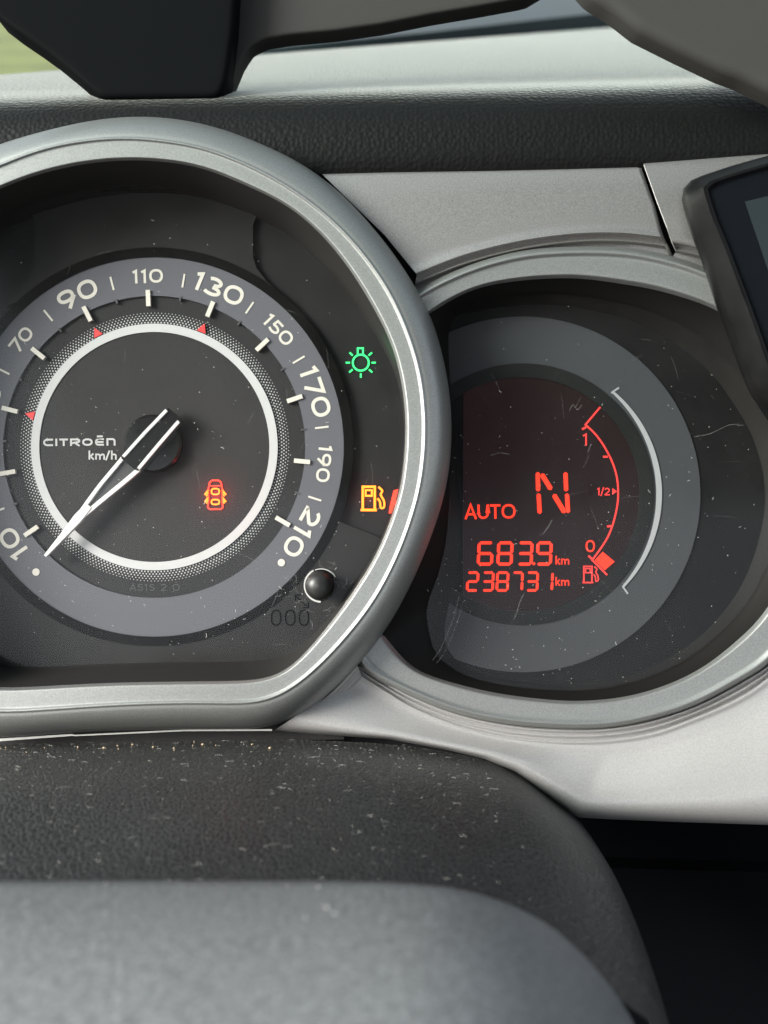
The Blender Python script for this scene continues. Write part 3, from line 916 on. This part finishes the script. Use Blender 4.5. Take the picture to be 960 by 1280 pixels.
# grey bracket line with out-turned ends
mb = MB(); pl = flat(3.4)
pts = [(764, 491)] + [(E[0] + 170 * math.cos(math.radians(a)), E[1] - 170 * math.sin(math.radians(a))) for a in [48 - i * 2 for i in range(46)]] + [(778, 733.5)]
n = len(pts)
L1, L2 = [], []
for i, p in enumerate(pts):
    d = (Vector(p) - Vector(E)).normalized(); t = i / (n - 1)
    hw = 1.3 + 2.3 * math.sin(math.pi * t) ** .8
    L1.append(pl(*(Vector(p) + d * hw))); L2.append(pl(*(Vector(p) - d * hw)))
mb.rings([L1, L2], False)
ribbon(mb, [(763.2, 491.5), (773, 485)], 2.2, flat(3.5)); ribbon(mb, [(777.4, 732.5), (784, 742)], 2.2, flat(3.5))
build('bracket_line', mb, M['bracket'], dsp, smooth=False)

# lit contents; children of the screen
SW = 1.8
SEG = {'0': 'abcdef', '1': 'bc', '2': 'abged', '3': 'abgcd', '6': 'acdefg', '7': 'abc', '8': 'abcdefg', '9': 'abcdfg'}
def seven(ch, x, y, w, h, st):
    mb = MB(); pl = flat(SW); g = st * .30
    r, b, m = x + w, y + h, y + h / 2
    s = st / 2
    lines = {'a': [(x + s + g, y + s), (r - s - g, y + s)], 'd': [(x + s + g, b - s), (r - s - g, b - s)], 'g': [(x + s + g, m), (r - s - g, m)],
             'f': [(x + s, y + s + g), (x + s, m - g)], 'b': [(r - s, y + s + g), (r - s, m - g)], 'e': [(x + s, m + g), (x + s, b - s - g)], 'c': [(r - s, m + g), (r - s, b - s - g)]}
    for k in SEG[ch]:
        (ax, ay), (bx, by) = lines[k]
        sl = -.05
        sk = lambda p: (p[0] + (p[1] - b) * sl, p[1])
        d = Vector((bx - ax, by - ay)).normalized(); nrm = Vector((-d.y, d.x))
        A_, B_ = Vector((ax, ay)), Vector((bx, by))
        q = [A_ - d * s * .5, A_ + d * s * .35 + nrm * s, B_ - d * s * .35 + nrm * s, B_ + d * s * .5, B_ - d * s * .35 - nrm * s, A_ + d * s * .35 - nrm * s]
        mb.face([pl(*sk(p)) for p in q])
    o = build('digit', mb, M['seg'], lcd, smooth=False)
    return o
for ch, x0, x1 in (('6', 595.5, 616), ('8', 620, 640.5), ('3', 645.5, 665.5), ('9', 669, 689.5)):
    seven(ch, x0, 676.5, x1 - x0, 30.5, 3.9)
for ch, x0, x1 in (('2', 582, 598), ('3', 601.5, 617), ('8', 619, 635.5), ('7', 638.5, 653.5), ('3', 656.5, 672.5), ('1', 676, 691)):
    seven(ch, x0, 714, x1 - x0, 25.5, 3.3)
mb = MB(); mb.face([flat(SW)(667 + 2 * math.cos(t * .785), 704.5 + 2 * math.sin(t * .785)) for t in range(8)]); build('decimal_point', mb, M['seg'], lcd, smooth=False)
for yc in (700.5, 727):
    mb = MB(); text_mesh(mb, 'km', 10, 1.6, (702.5, yc), 0, w=SW, gap=.14, width=16.5); build('unit_lettering', mb, M['seg'], lcd, smooth=False)
mb = MB(); text_mesh(mb, 'AUTO', 18, 2.7, (612.5, 639.5), 1.0, w=SW, gap=.10, width=63); build('mode_lettering', mb, M['seg'], lcd, smooth=False)
# segmented letter N
mb = MB(); pl = flat(SW)
def bev(mb, a, b, st):
    a, b = Vector(a), Vector(b); d = (b - a).normalized(); nn = Vector((-d.y, d.x)); s = st / 2
    mb.face([pl(*p) for p in (a, a + d * s * .7 + nn * s, b - d * s * .7 + nn * s, b, b - d * s * .7 - nn * s, a + d * s * .7 - nn * s)])
bev(mb, (672.0, 590), (672.4, 614.5), 5.4); bev(mb, (673.0, 616.5), (674.4, 642.5), 5.4)
bev(mb, (706.6, 590), (707.4, 614.5), 5.4); bev(mb, (708.3, 616.5), (709.8, 641.5), 5.4)
bev(mb, (676.4, 592), (689, 612.5), 6); bev(mb, (691.5, 617.5), (706, 641.5), 6)
build('gear_letter', mb, M['seg'], lcd, smooth=False)
# fuel scale
mb = MB(); pl = flat(SW)
ribbon(mb, [(750, 509), (731.5, 531)] + catmull([(731.5, 531), (744, 543), (756, 560), (767, 583), (772, 607), (770.5, 636), (760, 670), (740, 700)], 6)[1:] + [(759.5, 719.5)], 2.3, pl)
build('fuel_arc', mb, M['seg_crimson'], lcd, smooth=False)
mb = MB()
mb.face([pl(*p) for p in ((753, 689.5), (768, 702), (755.5, 712.7), (743, 700.3))])
build('fuel_block', mb, M['seg'], lcd, smooth=False)
mb = MB()
for x, y, dx, dy in ((729.8, 535.4, 2.6, -1.4), (756.4, 571, 3, 0), (761, 657.8, 2.6, -.3), (737.3, 696.5, 2.2, 2)):
    ribbon(mb, [(x - dx, y - dy), (x + dx, y + dy)], 2.6, pl)
mb.face([pl(*p) for p in ((765, 610), (771, 614.3), (765, 618.5))])
build('fuel_tick', mb, M['seg_crimson'], lcd, smooth=False)
mb = MB(); text_mesh(mb, '1', 15, 2.1, (731.5, 549.5), 0, w=SW); text_mesh(mb, '1/2', 9.5, 1.5, (754, 614.5), 0, w=SW, gap=.08, width=16)
build('fuel_number', mb, M['seg_crimson'], lcd, smooth=False)
mb = MB(); text_mesh(mb, '0', 15, 2.2, (737.5, 682.5), 0, w=SW, width=11); build('fuel_number', mb, M['seg'], lcd, smooth=False)
mb = MB(); pump(mb, 728.5, 707, 20, 22, 1.9, pl); build('pump_symbol', mb, M['seg_crimson'], lcd, smooth=False)

mid = [(a[0] + (b[0] - a[0]) * .62, a[1] + (b[1] - a[1]) * .62) for a, b in zip(B_in0, B_bot)]
lens(mid, 20, 5, dsp)
tag(build('dust', specks(460, in_ring((725, 620), 225, 245), lambda x, y: 25.6, dsp, 11), M['dust'], dsp, smooth=False), 'pale dust specks and fibres on the lens', kind='stuff')
mb = MB(); rnd = random.Random(9)
for k in range(34):
    x, y = rnd.uniform(570, 930), rnd.uniform(400, 850)
    a = rnd.choice((rnd.uniform(-.4, .3), rnd.uniform(.6, 1.4), rnd.uniform(1.9, 2.5))); L = rnd.uniform(6, 34)
    pts = [(x + L * t * math.cos(a + .12 * t), y + L * t * math.sin(a + .12 * t)) for t in (0, .3, .6, 1)]
    ribbon(mb, pts, rnd.uniform(.2, .45), lambda px, py: P(px, py, 25.4))
for pts, wd in (([(574, 745), (566, 775), (550, 812), (535, 832)], 1.2), ([(580, 748), (571, 779), (556, 815), (541, 834)], .8),
                ([(655, 742), (650, 752), (646, 766), (642, 774)], 1.2), ([(868, 546), (888, 542), (912, 531), (930, 532)], .9),
                ([(612, 570), (625, 566), (636, 568)], 1.4), ([(712, 513), (716, 506), (722, 512), (727, 506)], 1.0), ([(735, 565), (739, 555)], 1.2),
                ([(690, 650), (683, 662), (678, 668)], 1.3)):
    ribbon(mb, catmull(pts, 4), wd, lambda px, py: P(px, py, 25.5))
tag(build('scratches', mb, M['scratch'], dsp, smooth=False), 'fine scratches in the lens', kind='stuff')

# ================================================================== steering column cover and wheel pad
back = [(-160, 934), (0, 931), (200, 927), (345, 925), (450, 928), (520, 934), (604, 949), (645, 966), (682, 992), (722, 1024), (752, 1068), (775, 1130), (790, 1230)]
front = [(-160, 1150), (0, 1146), (200, 1143), (420, 1146), (540, 1160), (620, 1180), (690, 1206), (750, 1236), (800, 1268), (838, 1304), (862, 1360), (880, 1440), (890, 1560)]
NB = 80
b2, f2 = resample(catmull(back, 8), NB), resample(catmull(front, 8), NB)
Pb = [P(x, y, 44) for x, y in b2]; Pf = [P(x, y, 430) for x, y in f2]
rows = [[p + Vector((0, 30, -10)) for p in Pb], [p + Vector((0, 6, -3)) for p in Pb]]
for j in range(25):
    t = j / 24
    rows.append([a.lerp(b, t) + Vector((0, 0, 24 * math.sin(math.pi * min(1, t * 1.1)) ** 1.1 if t < .9 else 0)) for a, b in zip(Pb, Pf)])
mb = MB(); mb.rings(rows, False)
colm = thing('column_cover', 'black leather grained steering column cover, dusty, below the speedometer', 'column cover', P(380, 1080, 150))
cov = build('cover_skin', mb, M['leather'], colm, sharp=70)
edge = [(-160, 1103), (0, 1102), (200, 1101), (440, 1102), (520, 1105), (580, 1113), (640, 1132), (695, 1163), (742, 1208), (775, 1250), (800, 1300), (815, 1380)]
near = [(-220, 1460), (0, 1450), (200, 1440), (400, 1440), (500, 1442), (560, 1450), (620, 1465), (670, 1490), (710, 1520), (740, 1560), (760, 1600), (770, 1680)]
e2, n2 = resample(catmull(edge, 8), NB), resample(catmull(near, 8), NB)
Pe = [P(x, y, 470) for x, y in e2]; Pn = [P(x, y, 760) for x, y in n2]
rows = [[p + Vector((0, 20, -60)) for p in Pe], [p + Vector((0, 9, -14)) for p in Pe], [p + Vector((0, 3, -4)) for p in Pe]]
for j in range(13):
    t = j / 12
    rows.append([a.lerp(b, t) + Vector((0, 0, 26 * math.sin(math.pi * t))) for a, b in zip(Pe, Pn)])
mb = MB(); mb.rings(rows, False)
whl = thing('steering_wheel_pad', 'blurred grey dusty steering wheel hub nearest the viewer', 'steering wheel', P(350, 1250, 560))
build('hub_pad', mb, M['hub'], whl, sharp=70)

def on_cover(rnd):
    t = rnd.random() ** 1.0; i = rnd.randrange(2, NB - 18)
    return t, i
def dust_on(Pa, Pc, bulge, n, seed, r0, r1, fib, nm, lab, m, parent, tmax=1.0):
    rnd = random.Random(seed); mb = MB()
    for k in range(n):
        t = rnd.random() * tmax; i = rnd.uniform(1, NB - 27); ii = int(i)
        a = Pa[ii].lerp(Pa[ii + 1], i - ii); b = Pc[ii].lerp(Pc[ii + 1], i - ii)
        p = a.lerp(b, t) + Vector((0, 0, (bulge * math.sin(math.pi * min(1, t * 1.1)) ** 1.1 if t < .9 else 0) + .6))
        r = r0 + (r1 - r0) * rnd.random() ** 4
        if rnd.random() < fib:
            an = rnd.gauss(0.1, .5); L = 1.5 + 9 * rnd.random() ** 5
            q = [p + Vector((L * s * math.cos(an), -L * s * math.sin(an), .5 + math.sin(s * 3.1) * .5)) for s in (0, .33, .66, 1)]
            wv = Vector((0, .05, .08))
            mb.rings([[v + wv for v in q], [v - wv for v in q]], False)
        else:
            i0 = mb.ring([p + Vector((r * math.cos(j * 1.2566), r * math.sin(j * 1.2566), 0)) for j in range(5)] + [p + Vector((0, 0, r))])
            for j in range(5):
                mb.f.append((i0[j], i0[(j + 1) % 5], i0[5]))
    return tag(build(nm, mb, M[m], parent, smooth=False), lab, kind='stuff')
dust_on(Pb, Pf, 24, 3200, 21, .08, .36, .2, 'dust', 'pale dust and fibres lying on the cover', 'dust', colm)
dust_on(Pe, Pn, 24, 130, 22, .3, 1.7, 0, 'dust', 'pale dust specks lying on the wheel pad', 'dust', whl)
# crumbs on the back edge
rnd = random.Random(31); mb = MB()
for k in range(20):
    x = rnd.choice((rnd.gauss(180, 40), rnd.gauss(250, 70), rnd.gauss(20, 15), rnd.gauss(375, 25))); t = rnd.uniform(.02, .16)
    i = max(1, min(NB - 30, int((x + 160) / 1250 * NB)))
    p = Pb[i].lerp(Pf[i], t) + Vector((rnd.uniform(-6, 6), 0, 24 * math.sin(math.pi * t * 1.1) ** 1.1 + 1))
    r = rnd.uniform(.7, 2.2)
    vv = [p + Vector((rnd.uniform(.6, 1.2) * r * a, rnd.uniform(.6, 1) * r * b, rnd.uniform(.6, 1) * r * c)) for a, b, c in ((1, 0, 0), (-1, 0, 0), (0, 1, 0), (0, -1, 0), (0, 0, 1), (0, 0, -1))]
    i0 = mb.ring(vv)
    for a in (0, 1):
        for b in (2, 3):
            for c in (4, 5):
                mb.f.append((i0[a], i0[b], i0[c]))
crumb = build('crumbs', mb, M['crumb'], None, P(150, 940, 60), smooth=False)
tag(crumb, 'tan crumbs scattered along the back of the column cover', 'crumbs', kind='stuff')

# ================================================================== things standing on the dashboard
def body(outline, w0, w1, b, mb=None):
    """solid with rounded front rim; outline given as seen at its front w1"""
    mb = mb or MB()
    pts = resample(outline, 120, True)
    c = Vector((sum(p[0] for p in pts) / 120, sum(p[1] for p in pts) / 120))
    V = [Vector(p) for p in pts]
    area = sum(V[i].x * V[(i + 1) % 120].y - V[(i + 1) % 120].x * V[i].y for i in range(120))
    nr = []
    for i in range(120):
        d = (V[(i + 1) % 120] - V[i - 1]).normalized()
        nn = Vector((d.y, -d.x)) * (1 if area > 0 else -1)
        nr.append(nn)
    F = [P(p.x, p.y, w1) for p in V]
    O = [Vector((n.x, 0, -n.y)) for n in nr]
    rws = []
    rws.append([f - o * (b + 5) for f, o in zip(F, O)])
    for a in (0, 22, 45, 67, 90):
        s, co = math.sin(math.radians(a)), math.cos(math.radians(a))
        rws.append([f - o * b * (1 - s) + Vector((0, b * (1 - co), 0)) for f, o in zip(F, O)])
    rws.append([f + Vector((0, w1 - w0, 0)) for f in F])
    ids = mb.rings(rws, True)
    mb.f.append(tuple(ids[0])); mb.f.append(tuple(ids[-1]))
    return mb
mnt = thing('dash_mount', 'dark plastic mount with tapered foot standing on the dashboard top', 'mount', P(200, 120, -20))
foot = [(-40, -60), (-10, 16), (12, 33), (40, 52), (62, 68), (90, 91), (108, 107), (124, 120), (130, 122), (268, 121), (276, 117), (283, 100), (288, 70), (293, 30), (298, -60)]
build('foot', body(foot, -40, 10, 7), M['mount'], mnt, sharp=40)
arm = [(240, 118), (284, 117), (292, 98), (301, 76), (312, 58), (330, 48), (360, 43), (420, 37.5), (480, 29), (540, 17), (600, 7), (660, -4), (720, -40), (720, -120), (240, -120)]
build('arm', body(arm, -62, -28, 4), M['mount_grey'], mnt, sharp=40)
hou = [(690, -60), (738, -6), (765, 10), (798, 36), (850, 62), (905, 88), (930, 97), (960, 112), (1040, 150), (1040, -100), (720, -100)]
tag(build('device_housing', body(hou, 88, 124, 12), M['mount_grey'], None, P(860, 30, 60), sharp=60), 'smooth dark grey housing overhanging the dashboard at upper right', 'housing')

# screen device on the right
dev = thing('screen_device', 'black tilted screen device with scuffed frame at the right edge', 'screen', P(960, 420, 100))
bo = [(856, 262), (853, 246), (856, 235), (864, 226), (880, 219), (920, 206), (960, 195), (1060, 168), (1180, 160), (1230, 420), (1120, 640), (1010, 610), (975, 548), (957, 519), (938, 490), (926, 462), (913, 425), (898, 386), (880, 331), (866, 294)]
fo = [(884, 246), (881, 236), (881, 231), (885, 228), (898, 223), (925, 214.5), (960, 204.5), (1060, 178), (1170, 172), (1215, 420), (1110, 615), (1020, 585), (985, 520), (970, 478), (958, 444), (949, 418), (936, 382), (920, 340), (904, 298), (893, 273)]
bo, fo = resample(bo, 100, True), resample(fo, 100, True)
cx = (sum(p[0] for p in fo) / 100, sum(p[1] for p in fo) / 100)
sc = lambda o, f: [(cx[0] + (x - cx[0]) * f, cx[1] + (y - cx[1]) * f) for x, y in o]
mb = loft([bo, fo], [(-.05, 60), (-.02, 84), (.0, 92), (.10, 101), (.3, 109), (.8, 124), (.93, 128), (1.0, 128)], True)
rws = [[P(x, y, w) for x, y in sc(fo, f)] for f, w in ((1, 128), (.985, 127), (.975, 122))]
mb.rings(rws, True)
build('frame', mb, M['device'], dev, sharp=40)
mb = MB(); ids = mb.ring([P(x, y, 122) for x, y in sc(fo, .978)]); mb.f.append(tuple(ids))
build('glass_front', mb, M['gloss'], dev, smooth=False)
mb = MB(); mb.face([P(x, y, 122.8) for x, y in ((931, 252), (960, 245), (1140, 200), (1180, 420), (1080, 570), (1010, 490), (960, 338))])
build('display_area', mb, M['screen'], dev, smooth=False)

# ================================================================== windscreen, bonnet and the meadow outside
Rm = R3.to_3x3(); Ri = Rm.inverted()
def W(x, y, z):                        # a point in metres, world axes, into builder units
    return Ri @ (Vector((x, y, z)) / S)
camw = Rm @ Vector((0, -D * S, 0))
GZ = camw.z - 1.15
mb = MB()
g = 14
rows = []
for j in range(g):
    rows.append([W(-60 + 120 * i / (g - 1), 2.0 + 88 * (j / (g - 1)) ** 2, GZ + .02 * math.sin(i * 1.7 + j)) for i in range(g)])
mb.rings(rows, False)
gr = build('ground', mb, M['grass'], None, W(0, 10, GZ)); gr['kind'] = 'structure'; gr['label'] = 'blurred meadow grass outside the windscreen'
mb = MB()
rows = [[W(-60 + 120 * i / 9, y, GZ + .06) for i in range(10)] for y in (4.5, 9.0)]
mb.rings(rows, False)
rd = build('road', mb, M['road'], None, W(0, 6, GZ + .06)); rd['kind'] = 'structure'; rd['label'] = 'pale gravel road beyond the bonnet'
# windscreen pane, from its foot behind the pad up and back over the dashboard
mb = MB(); rows = []
for j in range(9):
    t = j / 8
    rows.append([W(-.55 + 1.1 * i / 20, min(.66, max(.13, .235 + .9 * (-.39 + 1.1 * i / 20))) - .93 * t, .14 + .36 * math.sin(t * 1.5708) ** .9) for i in range(21)])
mb.rings(rows, False)
tag(build('windscreen', mb, M['windscreen'], None, W(0, .3, .2), sharp=80), 'sloping greenish windscreen glass behind the dashboard top', 'windscreen')
# bonnet
mb = MB(); rows = []
for j in range(12):
    t = j / 11
    rows.append([W(-.14 + 1.3 * i / 16, max(.34, min(.72, .36 + .85 * (-.14 + 1.3 * i / 16))) + .9 * t, .128 + .03 * math.sin(t * 2.2) - .11 * t * t - .02 * abs((i - 9) / 8) ** 2 + (.012 if i in (6, 7) else 0)) for i in range(17)])
rows.insert(0, [p + W(0, -.01, -.15) - W(0, 0, 0) for p in rows[0]])
mb.rings(rows, False)
tag(build('bonnet', mb, M['bonnet'], None, W(.4, .9, .15), sharp=60), 'dark teal car bonnet seen blurred through the windscreen', 'bonnet')
if 0: print('camera', camw, 'pad far', [tuple(Rm @ (c[-4] * S)) for c in (cols[20], cols[60])])

# ------------------------------------------------------------------ unseen cabin parts round the viewer, added to shape the light
M['added_roof_strip'] = mat('grey_roof_strip_cloth', (.22, .21, .20), .9, var=.1, vscale=30)
M['door'] = mat('dark_door_trim', (.03, .03, .032), .6)
def wbox(name, lo, hi, m, label, cat):
    mb = MB()
    v = [W(*(hi[k] if (i >> k) & 1 else lo[k] for k in range(3))) for i in range(8)]
    mb.v += v
    for q in ((0, 1, 3, 2), (4, 5, 7, 6), (0, 1, 5, 4), (2, 3, 7, 6), (0, 2, 6, 4), (1, 3, 7, 5)):
        mb.f.append(q)
    o = build(name, mb, M[m], None, W(*((a + b) / 2 for a, b in zip(lo, hi))), smooth=False)
    md = o.modifiers.new('bevel', 'BEVEL'); md.width = .02; md.segments = 3
    return tag(o, label, cat)
wbox('added_roof_strip', (-.42, -1.1, .58), (.95, -.30, .62), 'added_roof_strip', 'grey cloth roof strip added above the dashboard to shade it, out of view', 'added_roof_strip')  # short strip of roof, added out of view and cut to shape the light
wbox('door_panel', (-.62, -1.9, -.6), (-.50, .35, .03), 'door', 'dark door trim left of the speedometer, out of view', 'door')
wbox('door_panel', (.92, -1.9, -.6), (1.04, .35, .03), 'door', 'dark passenger door trim beyond the screen device, out of view', 'door')
wbox('cabin_floor', (-.6, -1.9, -.75), (1.0, .5, -.65), 'door', 'dark cabin floor below the steering column, out of view', 'floor')
